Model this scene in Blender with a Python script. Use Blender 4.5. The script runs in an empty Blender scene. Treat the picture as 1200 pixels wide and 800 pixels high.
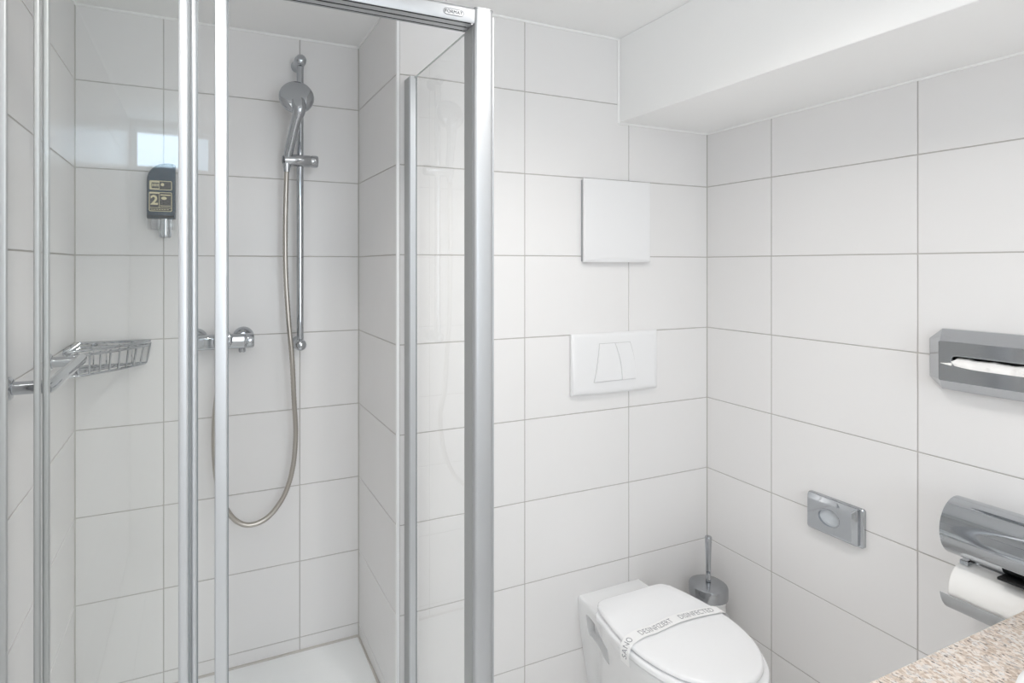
import bpy, bmesh, math, random
from mathutils import Vector, Matrix

random.seed(7)
S = bpy.context.scene
COL = S.collection

# ------------------------------------------------------------------ camera
cam_data = bpy.data.cameras.new('camera')
cam = bpy.data.objects.new('camera', cam_data)
COL.objects.link(cam)
cam.location = (-1.684, -1.507, 1.468)
cam.rotation_euler = (math.radians(90), 0, -0.4055)
cam_data.sensor_width = 36
cam_data.lens = 666.05 / 1200 * 36
cam_data.shift_x = (600 - 518.8) / 1200
cam_data.shift_y = -(400 - 310.8) / 1200
cam_data.clip_start = 0.01
S.camera = cam

# ------------------------------------------------------------------ world, exposure
w = bpy.data.worlds.new('world')
S.world = w
w.use_nodes = True
w.node_tree.nodes['Background'].inputs[0].default_value = (0.9, 0.95, 1, 1)
w.node_tree.nodes['Background'].inputs[1].default_value = 0.3
vs = S.view_settings
vs.view_transform = 'Standard'
vs.look = 'None'
vs.gamma = 1
vs.use_curve_mapping = False
vs.exposure = 0.77

WINDOW_STRENGTH = 3.0
HIGH_WINDOW_STRENGTH = 4.0
FILL_PANEL_STRENGTH = 2.8
SPOT_WATT = [11.0, 7.5]
DOWNLIGHTS = [(-0.94, -0.73), (-1.74, -0.72)]

# light paths: many panes in a row, white walls all round
S.cycles.transparent_max_bounces = 40
S.cycles.max_bounces = 16
S.cycles.diffuse_bounces = 9
S.cycles.glossy_bounces = 6

# ------------------------------------------------------------------ materials
def mat(name, color, rough=0.5, metal=0.0, spec=0.5, coat=0.0, bump=None, trans=0.0, ior=1.45):
    m = bpy.data.materials.new(name)
    m.use_nodes = True
    nt = m.node_tree
    b = nt.nodes['Principled BSDF']
    b.inputs['Base Color'].default_value = (*color, 1)
    b.inputs['Roughness'].default_value = rough
    b.inputs['Metallic'].default_value = metal
    b.inputs['Specular IOR Level'].default_value = spec
    b.inputs['Coat Weight'].default_value = coat
    b.inputs['Coat Roughness'].default_value = 0.05
    b.inputs['Transmission Weight'].default_value = trans
    b.inputs['IOR'].default_value = ior
    if bump:
        scale, strength, dist = bump
        tc = nt.nodes.new('ShaderNodeTexCoord')
        n = nt.nodes.new('ShaderNodeTexNoise')
        n.inputs['Scale'].default_value = scale
        n.inputs['Detail'].default_value = 3
        bp = nt.nodes.new('ShaderNodeBump')
        bp.inputs['Strength'].default_value = strength
        bp.inputs['Distance'].default_value = dist
        nt.links.new(tc.outputs['Object'], n.inputs['Vector'])
        nt.links.new(n.outputs['Fac'], bp.inputs['Height'])
        nt.links.new(bp.outputs['Normal'], b.inputs['Normal'])
    return m

def emis(name, color, strength):
    m = bpy.data.materials.new(name)
    m.use_nodes = True
    nt = m.node_tree
    nt.nodes.remove(nt.nodes['Principled BSDF'])
    e = nt.nodes.new('ShaderNodeEmission')
    e.inputs[0].default_value = (*color, 1)
    e.inputs[1].default_value = strength
    nt.links.new(e.outputs[0], nt.nodes['Material Output'].inputs[0])
    return m

def glass_mat(name, tint):
    m = bpy.data.materials.new(name)
    m.use_nodes = True
    nt = m.node_tree
    nt.nodes.remove(nt.nodes['Principled BSDF'])
    t = nt.nodes.new('ShaderNodeBsdfTransparent')
    t.inputs[0].default_value = (*tint, 1)
    g = nt.nodes.new('ShaderNodeBsdfGlossy')
    g.inputs['Roughness'].default_value = 0.0
    g.inputs['Color'].default_value = (1, 1, 1, 1)
    f = nt.nodes.new('ShaderNodeFresnel')
    f.inputs['IOR'].default_value = 1.5
    mx = nt.nodes.new('ShaderNodeMixShader')
    geo = nt.nodes.new('ShaderNodeNewGeometry')
    # the fresnel term of a back face is the same as of a front face for a thin pane
    mul = nt.nodes.new('ShaderNodeMath'); mul.operation = 'MULTIPLY'
    inv = nt.nodes.new('ShaderNodeMath'); inv.operation = 'SUBTRACT'
    inv.inputs[0].default_value = 1.0
    nt.links.new(geo.outputs['Backfacing'], inv.inputs[1])
    nt.links.new(f.outputs[0], mul.inputs[0])
    nt.links.new(inv.outputs[0], mul.inputs[1])
    dbl = nt.nodes.new('ShaderNodeMath'); dbl.operation = 'MULTIPLY'
    dbl.inputs[1].default_value = 1.0
    dbl.use_clamp = True
    nt.links.new(mul.outputs[0], dbl.inputs[0])
    nt.links.new(dbl.outputs[0], mx.inputs[0])
    nt.links.new(t.outputs[0], mx.inputs[1])
    nt.links.new(g.outputs[0], mx.inputs[2])
    nt.links.new(mx.outputs[0], nt.nodes['Material Output'].inputs[0])
    return m

M = {}
M['tile'] = mat('glazed_tile', (0.81, 0.80, 0.795), 0.24, spec=0.35, bump=(9, 0.05, 0.01))
M['grout'] = mat('grout', (0.50, 0.48, 0.46), 0.9, spec=0.1)
M['caulk'] = mat('caulk', (0.92, 0.92, 0.91), 0.5)
M['paint'] = mat('ceiling_paint', (0.93, 0.93, 0.925), 0.85, spec=0.15, bump=(60, 0.06, 0.004))
M['floor_tile'] = mat('floor_tile', (0.78, 0.77, 0.755), 0.4, bump=(30, 0.1, 0.004))
M['chrome'] = mat('chrome', (0.50, 0.52, 0.545), 0.05, 1.0)
M['chrome_soft'] = mat('chrome_soft', (0.49, 0.505, 0.525), 0.10, 1.0)
M['steel'] = mat('brushed_steel', (0.62, 0.63, 0.64), 0.25, 1.0)
M['alu'] = mat('white_aluminium', (0.53, 0.542, 0.556), 0.46, 0.7)
M['alu_bar'] = mat('satin_aluminium', (0.64, 0.66, 0.68), 0.42, 0.7)
M['alu_dark'] = mat('grey_aluminium', (0.46, 0.47, 0.47), 0.4, 0.6)
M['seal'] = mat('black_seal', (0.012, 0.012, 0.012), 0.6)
M['seal_grey'] = mat('grey_seal', (0.22, 0.24, 0.25), 0.5)
M['glass'] = glass_mat('shower_glass', (0.991, 0.994, 0.992))
M['clear'] = glass_mat('clear_acrylic', (0.95, 0.95, 0.95))
M['ceramic'] = mat('ceramic', (0.90, 0.905, 0.91), 0.08, spec=0.5, coat=0.3)
M['seat'] = mat('seat_plastic', (0.93, 0.935, 0.945), 0.16, spec=0.5)
M['plastic'] = mat('white_plastic', (0.825, 0.825, 0.83), 0.3, spec=0.4)
M['acrylic'] = mat('tray_acrylic', (0.92, 0.935, 0.935), 0.18)
M['paper'] = mat('paper', (0.93, 0.93, 0.925), 0.95, spec=0.1)
M['tissue'] = mat('tissue', (0.90, 0.89, 0.87), 0.95, spec=0.05)
M['ink'] = mat('grey_ink', (0.36, 0.36, 0.38), 0.8)
M['badge_ink'] = mat('badge_ink', (0.10, 0.105, 0.11), 0.6)
M['bottle'] = mat('bottle_navy', (0.012, 0.036, 0.062), 0.15, spec=0.4, coat=0.1)  # near-black bottle, with the window's blue reflection put into its colour
M['label'] = mat('label_black', (0.018, 0.014, 0.010), 0.4)
M['gold'] = mat('gold_print', (0.62, 0.55, 0.34), 0.35, 0.3)
M['frosted'] = mat('frosted_cup', (0.80, 0.80, 0.79), 0.45)
M['black'] = mat('black_bristle', (0.02, 0.02, 0.02), 0.8)
M['hole'] = mat('shadowed_metal', (0.20, 0.205, 0.21), 0.45, 0.3)
M['frame_white'] = mat('window_paint', (0.8, 0.8, 0.8), 0.4)
M['lit'] = emis('daylit_frosted_pane', (0.88, 0.945, 1.0), WINDOW_STRENGTH)
M['lit_high'] = emis('daylit_high_pane', (0.66, 0.84, 1.0), HIGH_WINDOW_STRENGTH)
M['panel'] = emis('panel_diffuser', (1.0, 0.985, 0.965), FILL_PANEL_STRENGTH)
M['lamp'] = emis('lamp_lens', (1.0, 0.95, 0.88), 25.0)

def hose_mat():
    m = mat('ribbed_hose', (0.50, 0.47, 0.43), 0.28, 1.0)
    return m
M['hose'] = hose_mat()

def granite():
    m = bpy.data.materials.new('speckled_granite')
    m.use_nodes = True
    nt = m.node_tree
    b = nt.nodes['Principled BSDF']
    b.inputs['Roughness'].default_value = 0.28
    tc = nt.nodes.new('ShaderNodeTexCoord')
    def ramp(scale, els, typ='NOISE', detail=3.0):
        mp = nt.nodes.new('ShaderNodeMapping')
        mp.inputs['Scale'].default_value = (1.0, 0.62, 1.0)
        nt.links.new(tc.outputs['Object'], mp.inputs['Vector'])
        if typ == 'NOISE':
            n = nt.nodes.new('ShaderNodeTexNoise')
            n.inputs['Detail'].default_value = detail
            out = n.outputs['Fac']
        else:
            n = nt.nodes.new('ShaderNodeTexVoronoi')
            out = n.outputs['Color']
        n.inputs['Scale'].default_value = scale
        nt.links.new(mp.outputs[0], n.inputs['Vector'])
        if typ != 'NOISE':
            sp = nt.nodes.new('ShaderNodeSeparateColor')
            nt.links.new(out, sp.inputs[0])
            out = sp.outputs[0]
        r = nt.nodes.new('ShaderNodeValToRGB')
        r.color_ramp.elements[0].position = els[0][0]
        r.color_ramp.elements[0].color = (*els[0][1], 1)
        r.color_ramp.elements[1].position = els[-1][0]
        r.color_ramp.elements[1].color = (*els[-1][1], 1)
        for p, c in els[1:-1]:
            e = r.color_ramp.elements.new(p)
            e.color = (*c, 1)
        nt.links.new(out, r.inputs[0])
        return r.outputs[0]
    base = ramp(230, [(0.0, (0.50, 0.40, 0.32)), (0.35, (0.68, 0.585, 0.505)), (0.6, (0.76, 0.68, 0.61)), (0.85, (0.72, 0.70, 0.68)), (1.0, (0.44, 0.39, 0.36))], 'VOR')
    fleck = ramp(190, [(0.585, (0, 0, 0)), (0.68, (1, 1, 1))], 'NOISE', 4.0)
    mid = ramp(260, [(0.56, (0, 0, 0)), (0.66, (1, 1, 1))], 'NOISE', 4.0)
    mx1 = nt.nodes.new('ShaderNodeMix'); mx1.data_type = 'RGBA'
    nt.links.new(mid, mx1.inputs[0]); nt.links.new(base, mx1.inputs[6])
    mx1.inputs[7].default_value = (0.42, 0.31, 0.23, 1)
    mx2 = nt.nodes.new('ShaderNodeMix'); mx2.data_type = 'RGBA'
    nt.links.new(fleck, mx2.inputs[0]); nt.links.new(mx1.outputs[2], mx2.inputs[6])
    mx2.inputs[7].default_value = (0.075, 0.052, 0.040, 1)
    nt.links.new(mx2.outputs[2], b.inputs['Base Color'])
    return m
M['granite'] = granite()

# ------------------------------------------------------------------ mesh helpers
class MB:
    def __init__(self):
        self.bm = bmesh.new()

    def _merge(self, t):
        me = bpy.data.meshes.new('tmp')
        t.to_mesh(me); t.free()
        self.bm.from_mesh(me)
        bpy.data.meshes.remove(me)

    def box(self, x0, x1, y0, y1, z0, z1, bev=0.0, seg=2):
        t = bmesh.new()
        bmesh.ops.create_cube(t, size=1)
        for v in t.verts:
            v.co = Vector(((x0 + x1) / 2 + v.co.x * abs(x1 - x0), (y0 + y1) / 2 + v.co.y * abs(y1 - y0), (z0 + z1) / 2 + v.co.z * abs(z1 - z0)))
        if bev:
            bmesh.ops.bevel(t, geom=t.edges[:], offset=bev, segments=seg, profile=0.5, affect='EDGES')
        self._merge(t)
        return self

    def loft(self, rings, cap0=True, cap1=True, closed=True):
        """rings: lists of 3D points, same count"""
        bm = self.bm
        R = [[bm.verts.new(p) for p in r] for r in rings]
        n = len(R[0])
        for a, b in zip(R, R[1:]):
            for i in range(n if closed else n - 1):
                j = (i + 1) % n
                bm.faces.new((a[i], a[j], b[j], b[i]))
        if cap0:
            bm.faces.new(list(reversed(R[0])))
        if cap1:
            bm.faces.new(R[-1])
        return self

    def lathe(self, prof, origin, axis=(0, 0, 1), seg=32, cap0=True, cap1=True):
        """prof: (radius, height) pairs along axis"""
        ax = Vector(axis).normalized()
        q = Vector((0, 0, 1)).rotation_difference(ax)
        o = Vector(origin)
        rings = []
        for r, hh in prof:
            rings.append([o + q @ Vector((max(r, 1e-5) * math.cos(2 * math.pi * i / seg), max(r, 1e-5) * math.sin(2 * math.pi * i / seg), hh)) for i in range(seg)])
        return self.loft(rings, cap0, cap1)

    def tube(self, pts, r, seg=12, closed=False, squash=None):
        pts = [Vector(p) for p in pts]
        n = len(pts)
        rad = r if isinstance(r, (list, tuple)) else [r] * n
        tang = []
        for i in range(n):
            a = pts[(i - 1) % n] if (closed or i > 0) else pts[i]
            b = pts[(i + 1) % n] if (closed or i < n - 1) else pts[i]
            tang.append((b - a).normalized())
        up = Vector((0, 0, 1)) if abs(tang[0].z) < 0.9 else Vector((1, 0, 0))
        nrm = tang[0].cross(up).normalized()
        rings = []
        for i in range(n):
            if i > 0:
                q = tang[i - 1].rotation_difference(tang[i])
                nrm = (q @ nrm).normalized()
            bn = tang[i].cross(nrm).normalized()
            k = squash if squash else 1.0
            rings.append([pts[i] + rad[i] * (math.cos(2 * math.pi * j / seg) * nrm + k * math.sin(2 * math.pi * j / seg) * bn) for j in range(seg)])
        if closed:
            rings.append(rings[0])
            self.loft(rings, False, False)
            bmesh.ops.remove_doubles(self.bm, verts=self.bm.verts[:], dist=1e-7)
        else:
            self.loft(rings)
        return self

    def prism(self, outline, frame, d0, d1, bev=0.0):
        """outline: 2D (u,v) ccw points; frame(u,v,d)->3D; top edge chamfered by bev"""
        rings = [[frame(u, v, d0) for u, v in outline]]
        if bev:
            rings.append([frame(u, v, d1 - bev) for u, v in outline])
            rings.append([frame(u, v, d1) for u, v in inset(outline, bev)])
        else:
            rings.append([frame(u, v, d1) for u, v in outline])
        return self.loft(rings)

    def build(self, name, m, parent=None, loc=None, smooth=35, kind=None):
        bm = self.bm
        base = Vector(loc) if loc is not None else Vector((0, 0, 0))
        if parent is not None:
            base = world_loc(parent)
        for v in bm.verts:
            v.co -= base
        bmesh.ops.recalc_face_normals(bm, faces=bm.faces[:])
        me = bpy.data.meshes.new(name)
        bm.to_mesh(me); bm.free()
        if smooth:
            for p in me.polygons:
                p.use_smooth = True
            me.set_sharp_from_angle(angle=math.radians(smooth))
        me.materials.append(M[m] if isinstance(m, str) else m)
        o = bpy.data.objects.new(name, me)
        COL.objects.link(o)
        if parent is not None:
            o.parent = parent
        else:
            o.location = base
        if kind:
            o['kind'] = kind
        return o

def world_loc(o):
    l = Vector((0, 0, 0))
    while o is not None:
        l += o.location
        o = o.parent
    return l

def inset(pts, d):
    """inset a ccw 2D polygon by d"""
    n = len(pts)
    out = []
    for i in range(n):
        p0 = Vector(pts[i - 1]); p1 = Vector(pts[i]); p2 = Vector(pts[(i + 1) % n])
        e1 = (p1 - p0).normalized(); e2 = (p2 - p1).normalized()
        n1 = Vector((-e1.y, e1.x)); n2 = Vector((-e2.y, e2.x))
        b = (n1 + n2)
        k = 1.0 + n1.dot(n2)
        if k < 0.05: k = 0.05
        q = p1 + b * (d / k)
        out.append((q.x, q.y))
    return out

def rrect(u0, u1, v0, v1, r, seg=5):
    """rounded rectangle, ccw; r may be a 4-list: (u0v0, u1v0, u1v1, u0v1)"""
    rr = r if isinstance(r, (list, tuple)) else [r] * 4
    out = []
    for (cu, cv, a0, q) in ((u0 + rr[0], v0 + rr[0], 180, rr[0]), (u1 - rr[1], v0 + rr[1], 270, rr[1]), (u1 - rr[2], v1 - rr[2], 0, rr[2]), (u0 + rr[3], v1 - rr[3], 90, rr[3])):
        for i in range(seg + 1):
            a = math.radians(a0 + 90 * i / seg)
            out.append((cu + q * math.cos(a), cv + q * math.sin(a)))
    return out

def catmull(pts, sub=8, closed=False):
    P = [Vector(p) for p in pts]
    n = len(P)
    out = []
    rng = n if closed else n - 1
    for i in range(rng):
        if closed:
            p0, p1, p2, p3 = P[(i - 1) % n], P[i], P[(i + 1) % n], P[(i + 2) % n]
        else:
            p0 = P[i - 1] if i > 0 else P[0] * 2 - P[1]
            p1, p2 = P[i], P[i + 1]
            p3 = P[i + 2] if i + 2 < n else P[-1] * 2 - P[-2]
        for k in range(sub):
            t = k / sub
            out.append(0.5 * ((2 * p1) + (p2 - p0) * t + (2 * p0 - 5 * p1 + 4 * p2 - p3) * t * t + (3 * p1 - p0 - 3 * p2 + p3) * t ** 3))
    if not closed:
        out.append(P[-1])
    return out

def tag(o, label=None, cat=None, group=None, kind=None):
    if label: o['label'] = label
    if cat: o['category'] = cat
    if group: o['group'] = group
    if kind: o['kind'] = kind
    return o

def thing(name, label, cat, loc, group=None):
    o = bpy.data.objects.new(name, None)
    o.empty_display_size = 0.05
    COL.objects.link(o)
    o.location = loc
    return tag(o, label, cat, group)

def text_mesh(body, size, depth=0.0004, bold=0.0):
    """triangulated lettering as (verts, faces), centred on the origin in its own xy plane"""
    cu = bpy.data.curves.new('lettering', 'FONT')
    cu.body = body
    cu.size = size
    cu.align_x = 'CENTER'
    cu.align_y = 'CENTER'
    cu.extrude = depth
    cu.offset = bold
    cu.resolution_u = 3
    o = bpy.data.objects.new('lettering', cu)
    COL.objects.link(o)
    dg = bpy.context.evaluated_depsgraph_get()
    dg.update()
    me = o.evaluated_get(dg).to_mesh()
    vs_ = [v.co.copy() for v in me.vertices]
    fs = [tuple(p.vertices) for p in me.polygons]
    o.evaluated_get(dg).to_mesh_clear()
    bpy.data.objects.remove(o)
    bpy.data.curves.remove(cu)
    return vs_, fs

def add_text(mb, body, size, frame, su=1.0, depth=0.0004, bold=0.0):
    v_, f_ = text_mesh(body, size, depth, bold)
    bv = [mb.bm.verts.new(frame(v.x * su, v.y, v.z)) for v in v_]
    for f in f_:
        try:
            mb.bm.faces.new([bv[i] for i in f])
        except ValueError:
            pass

def boolean_cut(o, cutter_mb, angle=35):
    c = cutter_mb.build('cutter', 'ceramic', loc=(0, 0, 0), smooth=0)
    md = o.modifiers.new('cut', 'BOOLEAN')
    md.operation = 'DIFFERENCE'
    md.solver = 'EXACT'
    md.object = c
    dg = bpy.context.evaluated_depsgraph_get()
    dg.update()
    me = bpy.data.meshes.new_from_object(o.evaluated_get(dg))
    o.modifiers.clear()
    old = o.data
    o.data = me
    bpy.data.meshes.remove(old)
    me.name = o.name
    for p in me.polygons:
        p.use_smooth = True
    me.set_sharp_from_angle(angle=math.radians(angle))
    cm = c.data
    bpy.data.objects.remove(c)
    bpy.data.meshes.remove(cm)

# ------------------------------------------------------------------ room shell
XL, XR = -2.012, 0.0           # left wall, right wall
XP = -1.176                    # the side of the shower recess
YS = 0.411                     # back of the shower recess
YF = -2.6                      # wall behind the camera
ZC = 2.22                      # ceiling
ZB, XB = 1.942, -0.40          # underside and face of the boxed beam
H = 0.2525
ROWS = [ZC, 1.75 + H] + [1.75 - k * H for k in range(7)] + [0.0]
JW = 0.0015                    # half a joint
DG = 0.0016                    # how far the grout lies back

def struct(name, m, box, bev=0.0):
    mb = MB(); mb.box(*box, bev)
    return mb.build(name, m, loc=((box[0] + box[1]) / 2, (box[2] + box[3]) / 2, box[4]), smooth=0, kind='structure')

floor = struct('floor', 'grout', (XL - .12, .12, YF - .12, 0.55, -0.1, -DG))
ceiling = struct('ceiling', 'paint', (XL - .12, .12, YF - .12, 0.55, ZC, ZC + 0.1))
beam = struct('ceiling_beam', 'paint', (XB, -0.0005, YF, -0.0005, ZB, ZC - 0.0005), 0.0025)
wall_back = struct('wall_back', 'grout', (XP + .03, .12, DG, 0.55, 0, ZC))
wall_right = struct('wall_right', 'grout', (DG, .12, YF, DG, 0, ZC))
wall_left = struct('wall_left', 'grout', (XL - .12, XL - DG, YF, YS + DG, 0, ZC))
wall_shower = struct('wall_shower', 'grout', (XL - .12, XP + .03, YS + DG, 0.55, 0, ZC))
wall_pilaster = struct('wall_pilaster', 'grout', (XP + DG, XP + .03, DG, YS + DG, 0, ZC))

# wall behind the camera: plastered, with a large frosted window and a small high one
def window_wall():
    W = [(-1.50, -0.62, 0.95, 2.08, 'lit'), (-1.995, -1.62, 1.975, 2.18, 'lit_high')]
    mb = MB()
    mb.box(XL, W[1][0], YF - .12, YF, 0, ZC)
    mb.box(W[1][0], W[1][1], YF - .12, YF, 0, W[1][2])
    mb.box(W[1][0], W[1][1], YF - .12, YF, W[1][3], ZC)
    mb.box(W[1][1], W[0][0], YF - .12, YF, 0, ZC)
    mb.box(W[0][0], W[0][1], YF - .12, YF, 0, W[0][2])
    mb.box(W[0][0], W[0][1], YF - .12, YF, W[0][3], ZC)
    mb.box(W[0][1], XR, YF - .12, YF, 0, ZC)
    mb.build('wall_front', 'paint', loc=(-1, YF, 0), smooth=0, kind='structure')
    for i, (x0, x1, z0, z1, m) in enumerate(W):
        f = .045 if i == 0 else .015
        mb = MB()
        mb.box(x0, x0 + f, YF - .10, YF - .04, z0, z1, .004)
        mb.box(x1 - f, x1, YF - .10, YF - .04, z0, z1, .004)
        mb.box(x0 + f, x1 - f, YF - .10, YF - .04, z0, z0 + f, .004)
        mb.box(x0 + f, x1 - f, YF - .10, YF - .04, z1 - f, z1, .004)
        win = mb.build('window_%d' % (i + 1), 'frame_white', loc=(x0, YF - .07, z0), smooth=0, kind='structure')
        mb = MB(); mb.box(x0 + f, x1 - f, YF - .075, YF - .069, z0 + f, z1 - f)
        mb.build('pane', m, win, smooth=0)
window_wall()

# tiles: each its own object, alike ones share a mesh
TILE_CACHE = {}
BV = 0.0011

def tile(parent, poly, place, basis, m='tile'):
    """poly: ccw (u,v) outline (joints already taken off); place(u,v)->world; basis: key of orientation + frame"""
    key_name, frame = basis
    us = [p[0] for p in poly]; vs2 = [p[1] for p in poly]
    cu, cv = (min(us) + max(us)) / 2, (min(vs2) + max(vs2)) / 2
    loc_poly = [(u - cu, v - cv) for u, v in poly]
    key = (key_name, m, tuple((round(u, 4), round(v, 4)) for u, v in loc_poly))
    me = TILE_CACHE.get(key)
    if me is None:
        b = MB()
        rings = [[frame(u, v, -0.006) for u, v in loc_poly], [frame(u, v, -BV) for u, v in loc_poly], [frame(u, v, -BV * .3) for u, v in inset(loc_poly, BV * .3)], [frame(u, v, 0) for u, v in inset(loc_poly, BV)]]
        b.loft(rings)
        bmesh.ops.recalc_face_normals(b.bm, faces=b.bm.faces[:])
        me = bpy.data.meshes.new('tile')
        b.bm.to_mesh(me); b.bm.free()
        me.materials.append(M[m])
        TILE_CACHE[key] = me
    o = bpy.data.objects.new('tile', me)
    COL.objects.link(o)
    o.parent = parent
    o.location = Vector(place(cu, cv)) - world_loc(parent)
    a = random.uniform(-.0010, .0010); c = random.uniform(-.0010, .0010)
    if key_name in ('Y-',):
        o.rotation_euler = (a, 0, c)
    elif key_name in ('X-', 'X+'):
        o.rotation_euler = (0, a, c)
    return o

FR = {
    'Y-': ('Y-', lambda u, v, d: Vector((u, -d, v))),
    'X-': ('X-', lambda u, v, d: Vector((-d, -u, v))),   # right wall: u runs towards the camera
    'X+': ('X+', lambda u, v, d: Vector((d, u, v))),
    'Z+': ('Z+', lambda u, v, d: Vector((u, v, d))),
}

def tile_grid(parent, us, zs, place, basis, clip=None):
    for ua, ub in zip(us, us[1:]):
        for zt, zb in zip(zs, zs[1:]):
            u0, u1, v0, v1 = ua + JW, ub - JW, zb + JW, zt - JW
            poly = [(u0, v0), (u1, v0), (u1, v1), (u0, v1)]
            if clip:
                poly = clip(u0, u1, v0, v1)
                if poly is None:
                    continue
            tile(parent, poly, place, basis)

def clip_back(u0, u1, v0, v1):
    xb, zb = XB - JW, ZB - JW
    if u1 <= xb or v1 <= zb:
        return [(u0, v0), (u1, v0), (u1, v1), (u0, v1)]
    if u0 >= xb:
        if v0 >= zb: return None
        return [(u0, v0), (u1, v0), (u1, zb), (u0, zb)]
    if v0 >= zb:
        return [(u0, v0), (xb, v0), (xb, v1), (u0, v1)]
    return [(u0, v0), (u1, v0), (u1, zb), (xb, zb), (xb, v1), (u0, v1)]

def clip_right(u0, u1, v0, v1):
    if v0 >= ZB - .005: return None
    v1 = min(v1, ZB - JW)
    return [(u0, v0), (u1, v0), (u1, v1), (u0, v1)]

tile_grid(wall_back, [XP + .0075, -0.762, -0.357, 0.0], ROWS, lambda u, v: (u, 0, v), FR['Y-'], clip_back)
tile_grid(wall_right, [0.0, .250, .653, 1.057, 1.461, 1.865, 2.269, 2.6], ROWS, lambda u, v: (0, -u, v), FR['X-'], clip_right)
tile_grid(wall_shower, [XL, -1.782, -1.376, XP], ROWS, lambda u, v: (u, YS, v), FR['Y-'])
tile_grid(wall_left, [-2.6, -2.378, -1.974, -1.57, -1.166, -0.762, -0.358, 0.046, YS], ROWS, lambda u, v: (XL, u, v), FR['X+'])
# recess side (faces -x): u runs towards the camera from the recess back
tile_grid(wall_pilaster, [-YS, -0.0075], ROWS, lambda u, v: (XP, -u, v), FR['X-'])
# floor tiles
n = 0
ys = [YF, -2.3, -2.0, -1.7, -1.4, -1.1, -0.8, -0.5, -0.2, 0.0]
xs = [XL, -1.9, -1.6, -1.3, -1.0, -0.7, -0.4, -0.1, 0.0]
for xa, xb in zip(xs, xs[1:]):
    for ya, yb in zip(ys, ys[1:]):
        if xb < -1.05 and ya > -0.45: continue
        tile(floor, [(xa + JW, ya + JW), (xb - JW, ya + JW), (xb - JW, yb - JW), (xa + JW, yb - JW)], lambda u, v: (u, v, 0), FR['Z+'], 'floor_tile')

# caulk beads and the tile edge strip
TR = [0]
def trim(pts, r, m='caulk'):
    TR[0] += 1
    mb = MB(); mb.tube(pts, r, 8)
    return mb.build('trim_%d' % TR[0], m, loc=pts[0], kind='structure')
c = 0.003
trim([(XP, -.001, ZC - .001), (XB, -.001, ZC - .001)], 0.0045)
trim([(XB - .001, -.001, ZC), (XB - .001, -.001, ZB - .001)], 0.0042)
trim([(XB, -.001, ZB - .001), (0, -.001, ZB - .001)], 0.0042)
trim([(-.001, 0, ZB - .001), (-.001, YF, ZB - .001)], 0.0042)
trim([(XL, YS - .001, ZC - .001), (XP, YS - .001, ZC - .001)], 0.0045)
trim([(XP - .001, YS, ZC - .001), (XP - .001, 0, ZC - .001)], 0.0035)
trim([(XL + .001, YS, ZC - .001), (XL + .001, YF, ZC - .001)], 0.0040)
GREYC = mat('grey_caulk', (0.50, 0.49, 0.46), 0.6)
trim([(XP, YS, 0.19), (XP, YS, ZC)], 0.0026, GREYC)
trim([(XL, YS, 0.19), (XL, YS, ZC)], 0.0030, GREYC)
trim([(0, 0, 0), (0, 0, ZB)], 0.0026, GREYC)
# white edge strip where the recess meets the toilet wall
TR[0] += 1
mb = MB(); mb.box(XP - .0012, XP + .0075, -.0012, .0075, 0, ZC, .001)
mb.build('trim_%d' % TR[0], mat('edge_strip', (0.88, 0.885, 0.89), 0.35), loc=(XP, 0, 0), smooth=0, kind='structure')

# ------------------------------------------------------------------ recessed ceiling lamps
for i, (x, y) in enumerate(DOWNLIGHTS):
    where = ['between toilet and shower post', 'in front of the sliding doors'][i]
    t = thing('downlight', 'small round recessed ceiling lamp ' + where, 'lamp', (x, y, ZC), 'recessed ceiling lamps')
    mb = MB(); mb.lathe([(.045, 0.0), (.045, -.004), (.041, -.006), (.034, -.004), (.032, .0)], (x, y, ZC - .0002), seg=32, cap0=False, cap1=False)
    mb.build('rim', 'chrome_soft', t)
    mb = MB(); mb.lathe([(.0315, -.0006), (.0315, -.0026)], (x, y, ZC), seg=24)
    mb.build('lens', 'lamp', t)
    ld = bpy.data.lights.new('downlight_beam', 'SPOT')
    ld.energy = SPOT_WATT[i]
    ld.color = (1.0, 0.972, 0.945)
    ld.spot_size = math.radians(150)
    ld.spot_blend = 0.9
    ld.shadow_soft_size = 0.045
    lo = bpy.data.objects.new('downlight_beam', ld)
    COL.objects.link(lo)
    lo.parent = t
    lo.location = (0, 0, -0.042)

lp = thing('ceiling_lamp', 'square white ceiling panel lamp over the vanity side of the room', 'lamp', (-1.0, -1.75, ZC))  # soft panel added out of view to brighten the room
mb = MB()
o_ = [(-1.3, -2.05), (-.7, -2.05), (-.7, -1.45), (-1.3, -1.45)]
fz = lambda u, v, d: Vector((u, v, ZC - .0004 - d))
i_ = inset(o_, .02)
mb.loft([[fz(u, v, 0) for u, v in o_], [fz(u, v, .035) for u, v in o_], [fz(u, v, .035) for u, v in i_], [fz(u, v, .030) for u, v in i_]], False, False)
mb.build('frame', 'frame_white', lp, smooth=0)
mb = MB(); mb.loft([[fz(u, v, .031) for u, v in i_], [fz(u, v, .033) for u, v in i_]])
mb.build('diffuser', 'panel', lp, smooth=0)

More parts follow.
